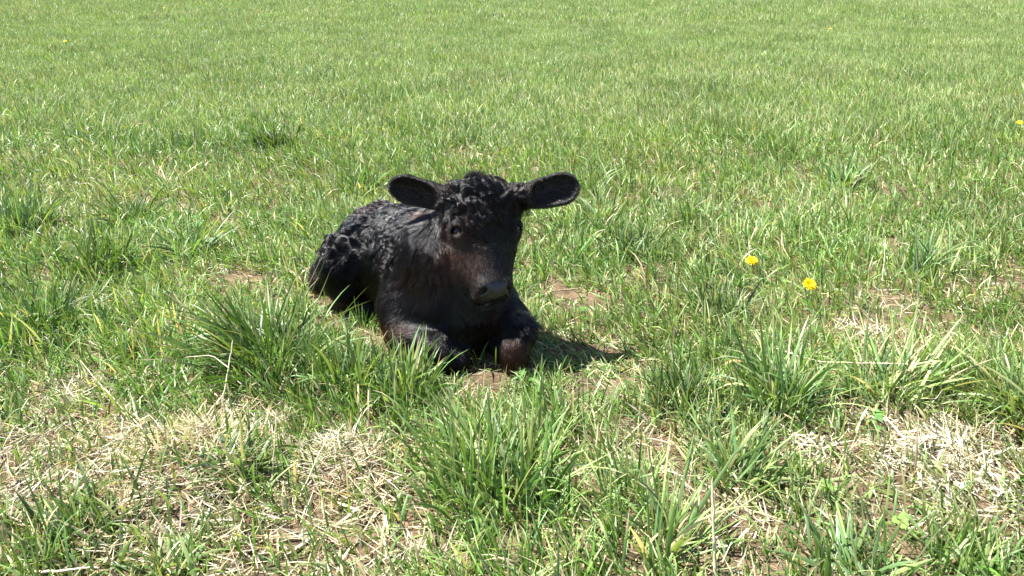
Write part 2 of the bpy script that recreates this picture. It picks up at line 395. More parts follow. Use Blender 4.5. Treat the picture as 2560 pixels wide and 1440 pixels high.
# eyes
def uvsphere(c, r, nu=24, nv=14, sq=(1, 1, 1)):
    V = []; F = []
    for j in range(nv+1):
        for i in range(nu):
            th = math.pi*j/nv; ph = 2*math.pi*i/nu
            V.append((c[0]+r*sq[0]*math.sin(th)*math.cos(ph), c[1]+r*sq[1]*math.sin(th)*math.sin(ph), c[2]+r*sq[2]*math.cos(th)))
    for j in range(nv):
        for i in range(nu): F.append((j*nu+i, (j+1)*nu+i, (j+1)*nu+(i+1) % nu, j*nu+(i+1) % nu))
    return np.array(V), np.array(F)
M_EYE = plain('eye_dark', (0.006, 0.005, 0.006), 0.03, 0.32)
M_LID = plain('lid_rim', (0.16, 0.145, 0.14), 0.35, 0.5)
def tube(P, r, sides=6):
    P = np.asarray(P, float); n = len(P); r = np.broadcast_to(r, (n,))
    T = np.gradient(P, axis=0); T = unit(T); up = np.array([0.31, 0.17, 0.93]); s = unit(np.cross(T, up)); w = np.cross(s, T)
    V = np.concatenate([P+r[:, None]*(math.cos(2*math.pi*k/sides)*s+math.sin(2*math.pi*k/sides)*w) for k in range(sides)])
    F = [(k*n+i, k*n+i+1, ((k+1) % sides)*n+i+1, ((k+1) % sides)*n+i) for k in range(sides) for i in range(n-1)]
    return V, np.array(F)
for e, s in EYES:
    out = unit(HL*s*0.72+HN*0.68); c = e+out*0.0072*HS
    V, F = uvsphere((0, 0, 0), 0.0172*HS); eye = obj('eye', mesh_np('eye', V+c-CO, F), M_EYE, calf)
    sd_ = unit(np.cross(out, HA)); sd_ = sd_ if sd_.dot(HN) < 0 else -sd_          # towards the back corner
    P = []
    for t in np.linspace(0.02*math.pi, 0.85*math.pi, 18):
        q = (HA*math.sin(t)*0.0092+sd_*math.cos(t)*0.0125)*HS; P.append(c+q+out*math.sqrt(max(0, (0.0172*HS)**2-q.dot(q)))-CO)
    V, F = tube(P, 0.0008*np.sin(np.linspace(0.15, math.pi-0.15, 18))+0.0002)
    obj('eyelid_rim', mesh_np('eyelid_rim', V, F), M_LID, eye)

# ------------------------------------------------------------------ coat of hair
def sample_surface(V, F, n):
    a, b, c, d = (V[F[:, i]] for i in range(4))
    ar = np.linalg.norm(np.cross(b-a, c-a), axis=1)+np.linalg.norm(np.cross(c-a, d-a), axis=1)
    i = rng.choice(len(F), n, p=ar/ar.sum()); u, v = rng.random((2, n, 1))
    return (a[i]*(1-u)*(1-v)+b[i]*u*(1-v)+c[i]*u*v+d[i]*(1-u)*v)
def hair_object(name, P, D, N, length, K, curl, radius, parent, lift0, clump, locks=0):
    n = len(P); pts = np.zeros((n, K, 3)); cur = P.copy(); pts[:, 0] = P-N*0.001
    side = unit(np.cross(N, D)); ph = 6.0*vnoise(P, clump, 7)+rng.normal(0, 0.15, n)
    d = unit(D+N*lift0[:, None]); st = length/(K-1)
    for k in range(1, K):
        t = k/(K-1)
        w = np.sin(ph+t*4.2)[:, None]*side*curl[:, None]+np.cos(ph*1.3+t*4.2)[:, None]*N*curl[:, None]*0.45
        stepd = unit(D*(0.9)+N*(lift0*(1-0.9*t))[:, None]+w)
        cur = cur+stepd*st[:, None]
        s_ = sdf_at(cur); low = s_ < 0.0012
        if low.any():
            g_ = sdf_grad(cur[low]); cur[low] += g_*(0.0016-s_[low])[:, None]
        cur[:, 2] = np.maximum(cur[:, 2], 0.004)
        pts[:, k] = cur
    if locks:

        pr = np.where(length > 0.0235, 0.22, 1.0)*(0.3+0.7*(curl < 0.8)); ctr = rng.choice(n, min(n, locks), replace=False, p=pr/pr.sum()); kd = KDTree(len(ctr))
        for i_, c_ in enumerate(ctr): kd.insert(P[c_], i_)
        kd.balance(); near = np.array([ctr[kd.find(p)[1]] for p in P])
        tw = (np.linspace(0, 1, K)**0.8)[None, :, None]*(0.46*sstep(0.010, 0.022, length)+0.28*sstep(0.45, 1.0, curl))[:, None, None]
        same = (np.linalg.norm(P-P[near], axis=1) < 0.028)[:, None, None]
        gl = pts[near]; rel_ = pts-gl
        pts = np.where(same, gl+rel_*(1-tw), pts)
    hc = bpy.data.hair_curves.new(name); hc.add_curves([K]*n)
    hc.attributes['position'].data.foreach_set('vector', (pts-CO).astype(np.float32).ravel())
    rad = hc.attributes.get('radius') or hc.attributes.new('radius', 'FLOAT', 'POINT')
    tt = np.linspace(0, 1, K); rad.data.foreach_set('value', (radius[:, None]*(1-0.85*tt**1.5)[None]).astype(np.float32).ravel())
    br = hc.attributes.new('brown', 'FLOAT', 'POINT')
    b = brown_mask(P)*rng.uniform(0.5, 1.4, n); br.data.foreach_set('value', np.repeat(np.clip(b, 0, 1), K).astype(np.float32))
    o = bpy.data.objects.new(name, hc); C.objects.link(o); hc.materials.append(M_HAIR); o.parent = parent
    return o
NH = 165000
HP = sample_surface(BV, BFc, NH)
HP = HP[(HP[:, 2] > 0.012)]
N = sdf_grad(HP)
keep = (bare_mask(HP) < 0.35+0.3*rng.random(len(HP)))
HP = HP[keep]; N = N[keep]
for e, s in EYES:
    k2 = np.linalg.norm(HP-e, axis=1) > 0.0175; HP = HP[k2]; N = N[k2]
a, l, n_ = head_local(HP); nH = len(HP)
in_head = (a > -0.05) & (a < 0.33) & (np.abs(l) < 0.10) & (n_ > -0.125)
in_head_soft = in_head
back = unit(RUMP-CHEST)
flow = np.tile(back*0.75+np.array([0, 0, -0.75]), (nH, 1))
flow = flow+0.34*np.stack([vnoise(HP, 13, 21), vnoise(HP, 13, 22), vnoise(HP, 13, 23)], 1)
# chest and legs: downwards
chest = sstep(-0.30, -0.16, HP[:, 0])[:, None]*(~in_head)[:, None]
flow = flow*(1-chest)+chest*(np.array([-0.10, -0.05, -1.0])+0.35*np.stack([vnoise(HP, 18, 31), vnoise(HP, 18, 32), vnoise(HP, 18, 33)], 1))
whorl = hp(0.158, 0.0, 0.0); rw = HP-whorl
hd = unit(rw)*0.6+HA*(-0.5+1.4*sstep(0.132, 0.180, a))[:, None]+0.30*np.stack([vnoise(HP, 45, 51), vnoise(HP, 45, 52), vnoise(HP, 45, 53)], 1)
flow = np.where(in_head[:, None], hd, flow)
ear_m = np.zeros(nH, bool)
for (b, u, v, face, Lr, w, s) in EARS:
    q = HP-b; m = (q@u > 0.008) & (np.abs(q@v) < w*1.4) & (np.abs(q@face) < 0.04); ear_m |= m
    fl = u*0.9+v*np.sign(q@v)[:, None]*0.35; flow = np.where(m[:, None], fl, flow)
flow = unit(flow-N*(flow*N).sum(1)[:, None])
length = 0.024+0.007*rng.random(nH); curl = np.full(nH, 0.16); lift = np.full(nH, 0.10)
backtop = sstep(0.12, 0.24, HP[:, 2])*sstep(-0.2, -0.32, HP[:, 0])
length += 0.008*backtop; curl += 1.0*backtop; lift += 0.20*backtop
chestl = chest[:, 0]*sstep(0.05, 0.12, HP[:, 2]); length += 0.016*chestl; curl += 0.30*chestl; lift = lift+0.05*chestl
legs = (HP[:, 2] < 0.10) & (HP[:, 1] < 1.76); length[legs] = 0.016; curl[legs] = 0.2
fore = in_head & (a < 0.155); facel = in_head & (a >= 0.155)
ft = sstep(0.168, 0.075, a)
length = np.where(fore, 0.008+0.031*ft, length); curl = np.where(fore, 0.06+1.1*ft, curl); lift = np.where(fore, 0.05+0.26*ft, lift)
length = np.where(facel, 0.007, length); curl = np.where(facel, 0.05, curl); lift = np.where(facel, 0.05, lift)
sidef = in_head & (np.abs(l) > 0.062) & (a > 0.09); length[sidef] = 0.009; curl[sidef] = 0.05; lift[sidef] = 0.05
length[ear_m] = 0.008; curl[ear_m] = 0.15; lift[ear_m] = 0.12
length *= rng.uniform(0.7, 1.15, nH)
radius = np.where(facel | ear_m | sidef, 0.00026, 0.00036)
hair_object('coat', HP, flow, N, length, 6, curl, radius, calf, lift, 20.0, 12000)
# tuft standing on the poll
tp = []
for _ in range(900):
    q = hp(rng.normal(-0.018, 0.010), rng.normal(-0.012, 0.014), rng.normal(-0.045, 0.016)); tp.append(q)
tp = np.array(tp); s_ = sdf_at(tp); g_ = sdf_grad(tp); tp = tp-g_*s_[:, None]; tN = sdf_grad(tp)
tl = rng.uniform(0.014, 0.032, len(tp)); fl = unit(np.array([0.1, 0.1, 1.0])+0.8*np.stack([vnoise(tp, 70, 41), vnoise(tp, 70, 42), vnoise(tp, 70, 43)*.3], 1))
hair_object('poll_tuft', tp, fl, tN, tl, 7, np.full(len(tp), 1.0), np.full(len(tp), 0.00034), calf, np.full(len(tp), 0.3), 60.0)
# eyelashes
lp = []; ld = []
for e, s in EYES:
    out = unit(HL*s*0.72+HN*0.68); sd_ = unit(np.cross(out, HA)); sd_ = sd_ if sd_.dot(HN) < 0 else -sd_
    for t in np.linspace(-0.05*math.pi, 1.0*math.pi, 34):
        q = (-HA*math.sin(t)*0.0135+sd_*math.cos(t)*0.014)*HS; lp.append(e+out*0.015*HS+q); ld.append(out*1.0+q/0.014*0.5+sd_*0.5+HA*0.15)
lp = np.array(lp); ld = unit(np.array(ld))
hair_object('eyelashes', lp, ld, ld*0.01, np.full(len(lp), 0.014), 5, np.zeros(len(lp)), np.full(len(lp), 0.00035), calf, np.zeros(len(lp)), 1.0)

# ------------------------------------------------------------------ the meadow
def ground_obj():
    xs = np.concatenate([-np.geomspace(400, 3.2, 26), np.arange(-3, 3.001, 0.025), np.geomspace(3.2, 400, 26)])
    ys = np.concatenate([-np.geomspace(200, 0.6, 16), np.arange(-0.4, 5.0, 0.025), np.geomspace(5.05, 1500, 60)])
    X, Y = np.meshgrid(xs, ys, indexing='ij'); Z = terrain(X, Y)
    near = (np.abs(X) < 3) & (Y < 5) & (Y > 0)
    Pn = np.stack([X, Y, 0*X], -1); Z = Z+near*(0.005*vnoise(Pn, 22, 61)+0.003*vnoise(Pn, 60, 62))
    inside = (sdf_at(np.stack([X, Y, 0*X+0.02], -1)) < 0.01); Z = np.where(inside, np.minimum(Z, 0.0), Z)
    V = np.stack([X, Y, Z], -1).reshape(-1, 3); a = np.arange(len(xs)*len(ys)).reshape(len(xs), len(ys))
    F = np.stack([a[:-1, :-1], a[1:, :-1], a[1:, 1:], a[:-1, 1:]], -1).reshape(-1, 4)
    return tag(obj('ground', mesh_np('ground', V, F), M_GROUND), kind='structure')
ground_obj()

def blades(base, height, width, az, lean, bend, col, segs=4, fold=0.0, tipcol=None, tipmix=None, wav=None):
    """ribbons rising from base (n,3); az = compass of the lean, lean/bend in radians from vertical"""
    n = len(base); t = np.linspace(0, 1, segs+1)
    th = lean[:, None]+bend[:, None]*t[None]**1.3
    st = height[:, None]/segs
    dirh = np.stack([np.cos(az), np.sin(az), 0*az], -1)
    r = np.concatenate([np.zeros((n, 1)), np.cumsum(np.sin((th[:, 1:]+th[:, :-1])/2)*st, 1)], 1)
    z = np.concatenate([np.zeros((n, 1)), np.cumsum(np.cos((th[:, 1:]+th[:, :-1])/2)*st, 1)], 1)
    c = base[:, None, :]+r[..., None]*dirh[:, None]+z[..., None]*np.array([0, 0, 1.0])
    tw = rng.normal(0, 0.7, n)[:, None]+rng.normal(0, 0.5, n)[:, None]*t[None]
    sd0 = np.stack([-np.sin(az), np.cos(az), 0*az], -1)[:, None, :]
    T = np.stack([np.sin(th)*np.cos(az)[:, None], np.sin(th)*np.sin(az)[:, None], np.cos(th)], -1)
    nrm = np.cross(sd0, T); side = sd0*np.cos(tw)[..., None]+nrm*np.sin(tw)[..., None]; nrm2 = np.cross(side, T)
    if wav is not None: c = c+side*(wav[:, None]*np.sin(t*5+rng.uniform(0, 6, n)[:, None])*t)[..., None]
    wp = np.minimum(1, 0.65+1.2*t)*(1-t**2.6)**0.8; wp[-1] = 0.04
    hw = (width[:, None]*wp[None]*0.5)[..., None]
    if fold > 0:
        rows = [c-side*hw, c-nrm2*hw*fold, c+side*hw]
    else: rows = [c-side*hw, c+side*hw]
    w = len(rows); V = np.stack(rows, 2).reshape(n*(segs+1)*w, 3)
    off = (np.arange(n)*(segs+1)*w)[:, None, None]; i = np.arange(segs)[None, :, None]*w; j = np.arange(w-1)[None, None, :]
    a = off+i+j; F = np.stack([a, a+1, a+w+1, a+w], -1).reshape(-1, 4)
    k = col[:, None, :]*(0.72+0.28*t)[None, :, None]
    base_pale = np.clip(1-t/0.18, 0, 1)[None, :, None]*0.45; k = k*(1-base_pale)+np.array([0.30, 0.28, 0.13])*base_pale
    if tipcol is not None:
        m = (np.clip((t[None]-(1-tipmix[:, None]))/0.25, 0, 1))[..., None]; k = k*(1-m)+tipcol[:, None, :]*m
    k = np.repeat(k[:, :, None, :], w, 2).reshape(-1, 3)
    return V, F, k, c
def join(parts):
    V = []; F = []; K = []; o = 0
    for v, f, k in parts: V.append(v); F.append(f+o); K.append(k); o += len(v)
    return np.concatenate(V), np.concatenate(F), np.concatenate(K)
LUSH = np.array([0.105, 0.215, 0.030]); BLUE = np.array([0.155, 0.255, 0.115]); YEL = np.array([0.310, 0.370, 0.140]); MID = np.array([0.180, 0.285, 0.085])
STRAW = np.array([0.54, 0.45, 0.29]); WHITE = np.array([0.56, 0.52, 0.42]); TAN = np.array([0.40, 0.27, 0.14]); ORANGE = np.array([0.55, 0.20, 0.03])
def greens(n, mix):
    """mix = weights of lush, blue, yellow, mid, straw"""
    mix = np.broadcast_to(np.asarray(mix, float), (n, 5)); cs = np.cumsum(mix/mix.sum(1, keepdims=True), 1)
    i = (rng.random(n)[:, None] > cs).sum(1).clip(0, 4)
    c = np.stack([LUSH, BLUE, YEL, MID, STRAW])[i]; j = np.stack([LUSH, BLUE, YEL, MID, STRAW])[np.where(i == 4, 4, rng.integers(0, 4, n))]
    c = c*0.72+j*0.28
    return c*rng.lognormal(0, 0.22, (n, 1))*rng.lognormal(0, 0.06, (n, 3))
def tips(n, p=0.25):
    tc = np.where(rng.random((n, 1)) < 0.25, TAN, STRAW)*rng.uniform(0.7, 1.1, (n, 1)); tm = np.where(rng.random(n) < p, rng.uniform(0.05, 0.35, n), -0.4)
    return tc, tm
def clear_of_calf(c, margin=0.004):
    return (sdf_at(c.reshape(-1, 3)).reshape(c.shape[:2]).min(1) > margin) & (sdf_at(np.concatenate([c[:, 0, :2], np.full((len(c), 1), 0.05)], 1)) > 0.012) & (sdf_at(np.concatenate([c[:, 0, :2], np.full((len(c), 1), 0.02)], 1)) > 0.006)

# patches where the sward thins out: photo place, radius in metres, how bare, how much straw lies there, how pale it is
THIN = [((1530, 850), .05, .3, .5, .2), ((300, 1150), .17, .70, 1.0, .3), ((600, 1090), .13, .72, 1.0, .3), ((480, 1260), .15, .66, 1.0, .25), ((850, 1260), .15, .74, 1.0, .25), ((700, 1390), .13, .55, .9, .4),
        ((1000, 1400), .10, .6, .9, .4), ((230, 985), .09, .55, .9, .4), ((120, 1110), .1, .55, .8, .5), ((1640, 1140), .09, .85, .45, .3), ((1760, 1250), .10, .9, .5, .3),
        ((1560, 1090), .06, .8, .5, .3), ((2060, 1130), .08, .8, .5, .3), ((2350, 1150), .16, .88, .9, .8), ((2180, 1190), .09, .85, .5, .5), ((1900, 1300), .07, .8, .6, .4), ((2300, 1060), .09, .7, .7, .5), ((60, 1250), .10, .6, .9, .4), ((350, 1400), .08, .5, .9, .4), ((2450, 1290), .10, .7, .8, .8), ((2200, 1290), .09, .7, .5, .4),
        ((1215, 950), .055, .97, .35, .2), ((1180, 1000), .04, .7, .5, .2), ((655, 712), .07, .85, .6, .2), ((1410, 725), .08, .8, .7, .3), ((2240, 760), .12, .7, .9, .4), ((2170, 830), .10, .7, .9, .4),
        ((1950, 700), .06, .6, .7, .3), ((460, 525), .10, .7, .8, .3), ((560, 560), .08, .5, .7, .3), ((1185, 405), .07, .6, .8, .3), ((2230, 620), .10, .6, .8, .3),
        ((930, 870), .05, .8, .6, .2), ((2500, 740), .15, .45, .8, .6), ((270, 430), .08, .5, .6, .3), ((700, 430), .06, .5, .5, .3),
        ((1700, 1400), .08, .6, .6, .3), ((2050, 1420), .06, .6, .6, .4), ((1420, 1180), .05, .6, .6, .2), ((2480, 1130), .1, .7, .7, .8), ((180, 550), .07, .6, .5, .3), ((330, 460), .07, .4, .6, .4)]
TG = [(on_ground(*p)[:2], r, b, s_, w_) for p, r, b, s_, w_ in THIN]
def thin(x, y):
    P = np.stack([x, y, 0*x], -1); jx = x+0.035*vnoise(P, 9, 71); jy = y+0.035*vnoise(P, 9, 72)
    bare = 0*x; st = 0*x; pale = 0*x
    for g_, r, b, s_, w_ in TG:
        e = np.exp(-(((jx-g_[0])**2+(jy-g_[1])**2)/(r*r))**1.5); bare = np.maximum(bare, b*e); st = np.maximum(st, s_*e); pale = np.maximum(pale, w_*e)
    return bare, st, pale
def trapezoid(n, y0, y1, margin=0.35):
    """random ground points in the wedge the camera can see, with room to spare on both sides"""
    y = np.sqrt(rng.uniform(y0*y0, y1*y1, n)); x = rng.uniform(-1, 1, n)*(0.70*(y+0.37)+margin)
    return x, y

PRESS = [(on_ground(*p)[:2], r, k) for p, r, k in (((1400, 880), .13, .92), ((1550, 930), .10, .80), ((1490, 975), .09, .88), ((1470, 900), .17, .85), ((1230, 965), .07, .75), ((1420, 750), .12, .55), ((700, 760), .09, .5), ((870, 800), .07, .6), ((560, 730), .12, .5), ((1100, 960), .05, .5))]
def pressed(x, y):
    f = 1+0*x
    for g_, r, k in PRESS: f = np.minimum(f, 1-k*np.exp(-(((x-g_[0])**2+(y-g_[1])**2)/(r*r))**2))
    return f
# --- green blades of the near field
Y_NEAR = 4.6
def near_grass():
    out = []
    for (y0, y1, n, segs, fold) in ((0.62, 1.75, 46000, 5, 0.35), (1.75, 2.9, 64000, 4, 0.0), (2.9, Y_NEAR, 82000, 3, 0.0)):
        x, y = trapezoid(n, y0, y1); bare, st, pale = thin(x, y)
        P0 = np.stack([x, y, 0*x], -1)
        d = 0.62+0.55*vnoise(P0, 5.5, 81)+0.35*vnoise(P0, 16, 82); keep = rng.random(n) < np.clip(d+0.12, 0.12, 1)*(1-bare*0.97)
        x, y, P0, d, bare = x[keep], y[keep], P0[keep], d[keep], bare[keep]; n = len(x)
        # gather the roots into small tillers
        cx = x+0.024*vnoise(P0, 34, 83); cy = y+0.024*vnoise(P0, 34, 84)
        base = np.stack([cx, cy, terrain(cx, cy)-0.003], -1)
        lush = np.clip(0.5+0.9*vnoise(P0, 3.1, 85)-0.25*x/(y+0.4)+0.1, 0, 1)
        tall = np.clip(0.55+0.55*vnoise(P0, 4.3, 86)+0.3*vnoise(P0, 11, 87), 0.15, 1.2)
        h = (0.045+0.085*tall*rng.random(n)**0.8)*(1-0.5*bare)*np.where(rng.random(n) < 0.10, 1.45, 1)
        press = pressed(x, y); h = h*(0.25+0.75*press)
        w = rng.uniform(0.0020, 0.0058, n)*(1+0.12*np.maximum(0, y-2))
        az = math.pi*0.86+1.0*vnoise(P0, 1.3, 88)+rng.normal(0, 1.25, n)
        lean = np.abs(rng.normal(0.38, 0.30, n)); bend = np.where(rng.random(n) < 0.12, rng.uniform(1.2, 2.4, n), rng.normal(0.5, 0.45, n))
        flat = rng.random(n) < 0.16; flat = flat | (rng.random(n) > press+0.15); lean = np.where(flat, rng.uniform(0.9, 1.4, n), lean); bend = np.where(flat, rng.normal(0.1, 0.3, n), bend)
        mix = np.stack([0.2+1.1*lush, 0.28+0*lush, 0.85*(1-lush)+0.12, 0.65+0*lush, 0.16+0.5*bare], -1)
        tc, tm = tips(n, 0.28)
        V, F, K, c = blades(base, h, w, az, lean, bend, greens(n, mix), segs, fold, tc, tm)
        ok = clear_of_calf(c)
        # blades near the calf are pressed short
        Fm = ok[(F[:, 0]//((segs+1)*(3 if fold else 2)))]; out.append((V, F[Fm], K))
    V, F, K = join(out)
    return tag(obj('meadow_grass', mesh_np('meadow_grass', V, F, K), M_GRASS), 'green meadow grass growing all around the calf', 'grass', kind='stuff')
near_grass()

# --- dead straw and cut leaves lying between the blades
def litter():
    out = []
    for (y0, y1, n, segs) in ((0.62, 1.9, 52000, 3), (1.9, Y_NEAR, 60000, 2)):
        x, y = trapezoid(n, y0, y1); bare, st, pale = thin(x, y); P0 = np.stack([x, y, 0*x], -1)
        base_d = 0.20+0.25*np.clip(vnoise(P0, 4, 91)+0.2, 0, 1); keep = rng.random(n) < np.maximum(base_d, st)*pressed(x, y)**0.7
        x, y, bare, st, pale, P0 = x[keep], y[keep], bare[keep], st[keep], pale[keep], P0[keep]; n = len(x)
        heap = st*(0.012+0.02*np.clip(vnoise(P0, 12, 92), 0, 1)); z = terrain(x, y)+rng.random(n)*(0.004+heap)
        L_ = rng.uniform(0.02, 0.085, n); w = rng.uniform(0.0010, 0.0026, n)*(1+0.15*np.maximum(0, y-2))*np.where(rng.random(n) < 0.08*(1+3*pale), 2.0, 1)
        az = rng.uniform(0, 2*math.pi, n)*0.7+2*vnoise(P0, 10, 93); lean = math.pi/2+rng.normal(-0.10, 0.16, n); bend = rng.normal(0, 0.45, n)
        lean = np.where(rng.random(n) < 0.08, rng.uniform(0.3, 1.2, n), lean)
        k = STRAW*rng.lognormal(-0.12, 0.28, (n, 1)); wh = rng.random((n, 1)) < 0.12+0.5*pale[:, None]; k = np.where(wh, WHITE*rng.uniform(0.8, 1.05, (n, 1)), k)
        tn = rng.random((n, 1)) < 0.26; k = np.where(tn & ~wh, TAN*rng.uniform(0.5, 1.0, (n, 1)), k)
        gr = rng.random((n, 1)) < 0.20; k = np.where(gr & ~wh, np.array([0.32, 0.36, 0.16])*rng.uniform(0.6, 1.1, (n, 1)), k)
        V, F, K, c = blades(np.stack([x, y, z], -1), L_, w, az, lean, bend, np.clip(k, 0, 0.82), segs, 0, wav=rng.uniform(0, 0.004, n))
        gz = terrain(V[:, 0], V[:, 1])+0.0015; V[:, 2] = np.maximum(V[:, 2], gz)
        ok = sdf_at(c.reshape(-1, 3)+[0, 0, .004]).reshape(c.shape[:2]).min(1) > 0.002
        out.append((V, F[ok[F[:, 0]//((segs+1)*2)]], K))
    V, F, K = join(out)
    return tag(obj('dry_straw_litter', mesh_np('dry_straw_litter', V, F, K), M_STRAW), 'dead dry straw lying between the living grass', 'straw', kind='stuff')
litter()

# --- tufts that stand out, each a plant of its own: photo place of the root, radius, height, blades, lean direction (degrees, 180 = left), lean, colour mix, label
T_DARK = (1.3, .5, .15, .4, .03); T_BLUE = (.3, 1.2, .3, .5, .06); T_YEL = (.15, .4, 1.0, .6, .12); T_MIX = (.6, .5, .45, .6, .06)
TUFTS = [
 ((670, 925), .100, .250, 560, 160, .72, T_DARK, 'large dark green grass tuft fanning out left of the calf, before its flank'),
 ((880, 975), .075, .150, 230, 120, .30, T_MIX, 'upright grass tuft before the calf\'s left foreleg as seen in the photo'),
 ((1010, 1000), .060, .150, 190, 90, .25, T_MIX, 'small upright grass tuft just under the calf\'s folded foreleg'),
 ((1235, 1225), .125, .185, 460, 110, .34, T_MIX, 'broad tall green grass tuft in the foreground straight below the calf'),
 ((1400, 1070), .045, .100, 80, 60, .30, T_MIX, 'thin grass tuft on the camera side of the calf\'s shadow'),
 ((1945, 1020), .060, .200, 230, 110, .42, T_BLUE, 'tall blue-green grass tuft below the two near dandelions'),
 ((2230, 985), .085, .190, 210, 35, .60, T_YEL, 'pale green grass tuft fanning right, beyond the bleached straw'),
 ((2575, 1050), .080, .210, 210, 150, .55, T_YEL, 'tall pale grass tuft at the right edge of the picture'),
 ((1665, 1370), .050, .190, 75, 60, .42, T_YEL, 'open light green grass tuft with long single blades, bottom of the picture'),
 ((1850, 1200), .050, .150, 110, 30, .60, T_MIX, 'spreading grass tuft on bare soil, between two brown patches'),
 ((1700, 1000), .075, .120, 190, 90, .30, T_DARK, 'short dense dark grass tuft right of the calf\'s shadow'),
 ((2130, 1420), .090, .105, 150, 100, .50, T_BLUE, 'blue-green grass tuft in the bottom right foreground'),
 ((2420, 1420), .080, .100, 120, 60, .50, T_MIX, 'low mixed green tuft in the bottom right corner'),
 ((620, 1195), .045, .105, 75, 60, .70, T_BLUE, 'small broad-bladed green tuft growing out of the tan straw heap'),
 ((210, 1360), .110, .100, 170, 150, .70, T_DARK, 'dark green low tuft in the bottom left corner'),
 ((450, 1420), .060, .085, 80, 80, .60, T_MIX, 'green tuft at the bottom edge below the straw heap'),
 ((120, 830), .130, .150, 330, 30, .60, T_DARK, 'wide dark green tuft at the left edge, level with the calf\'s knees'),
 ((250, 690), .090, .170, 260, 60, .35, T_DARK, 'upright dark grass tuft between the left edge and the calf'),
 ((50, 590), .090, .200, 240, 80, .30, T_BLUE, 'tall blue-green tuft at the left edge, level with the calf\'s head'),
 ((470, 640), .075, .170, 180, 150, .75, T_BLUE, 'long leaning blue-green tuft between two bare patches, left of the rump'),
 ((330, 560), .075, .190, 190, 160, .75, T_DARK, 'dark leaning tuft beside the orange dead leaf'),
 ((690, 370), .120, .140, 260, 120, .35, T_DARK, 'dark lush clump in the field beyond the calf\'s rump'),
 ((900, 480), .090, .150, 200, 110, .40, T_MIX, 'grass tuft directly behind the calf\'s rump'),
 ((1800, 790), .070, .130, 170, 80, .45, T_DARK, 'short tuft under the farther of the two near dandelions'),
 ((2310, 680), .080, .190, 150, 100, .35, T_BLUE, 'tall thin blue-green tuft by a dark stalk, right side of the field'),
 ((1590, 640), .080, .130, 180, 60, .45, T_DARK, 'rich green tuft right of the calf\'s head'),
 ((1440, 640), .070, .120, 170, 20, .70, T_MIX, 'tuft pressed outwards beside the calf\'s cheek'),
 ((2110, 470), .110, .150, 180, 90, .40, T_BLUE, 'blue-green clump far out on the right side of the field'),
 ((820, 215), .200, .150, 200, 110, .40, T_BLUE, 'darker clump in the distant field above the left ear'),
 ((1500, 560), .080, .140, 150, 70, .45, T_YEL, 'yellow-green tuft just beyond the calf\'s right ear'),
]
def make_tuft(p, r, h, n, deg, lean, mix, label):
    g_ = on_ground(*p); g_[2] = terrain(g_[0], g_[1])
    q = np.clip(rng.normal(0, 0.45, (n, 2)), -0.85, 0.85)*r; base = np.stack([g_[0]+q[:, 0], g_[1]+q[:, 1]], -1)
    base = np.concatenate([base, (terrain(base[:, 0], base[:, 1])-0.004)[:, None]], 1)
    az = math.radians(deg)+rng.normal(0, 0.85, n); rad = np.arctan2(q[:, 1], q[:, 0]); mixr = rng.random(n) < 0.45
    az = np.where(mixr, rad+rng.normal(0, 0.35, n), az)
    hh = h*rng.uniform(0.35, 1.15, n)*np.where(rng.random(n) < .3, .6, 1); ln = np.abs(rng.normal(lean, 0.28, n)); bd = np.where(rng.random(n) < 0.14, rng.uniform(1.1, 2.2, n), rng.normal(0.42, 0.38, n))
    w = rng.uniform(0.0030, 0.0085, n)*(1 if g_[1] < 3 else 1.4); tc, tm = tips(n, 0.35)
    V, F, K, c = blades(base, hh, w, az, ln, bd, greens(n, mix)*(0.62 if mix is T_DARK else 0.92), 6, 0.35, tc, tm)
    ok = clear_of_calf(c); F = F[ok[F[:, 0]//21]]
    o = obj('grass_tuft', mesh_np('grass_tuft', V-g_, F, K), M_GRASS, loc=g_)
    return tag(o, label, 'grass tuft', 'grass tufts standing out of the meadow')
for tf in TUFTS: make_tuft(*tf)

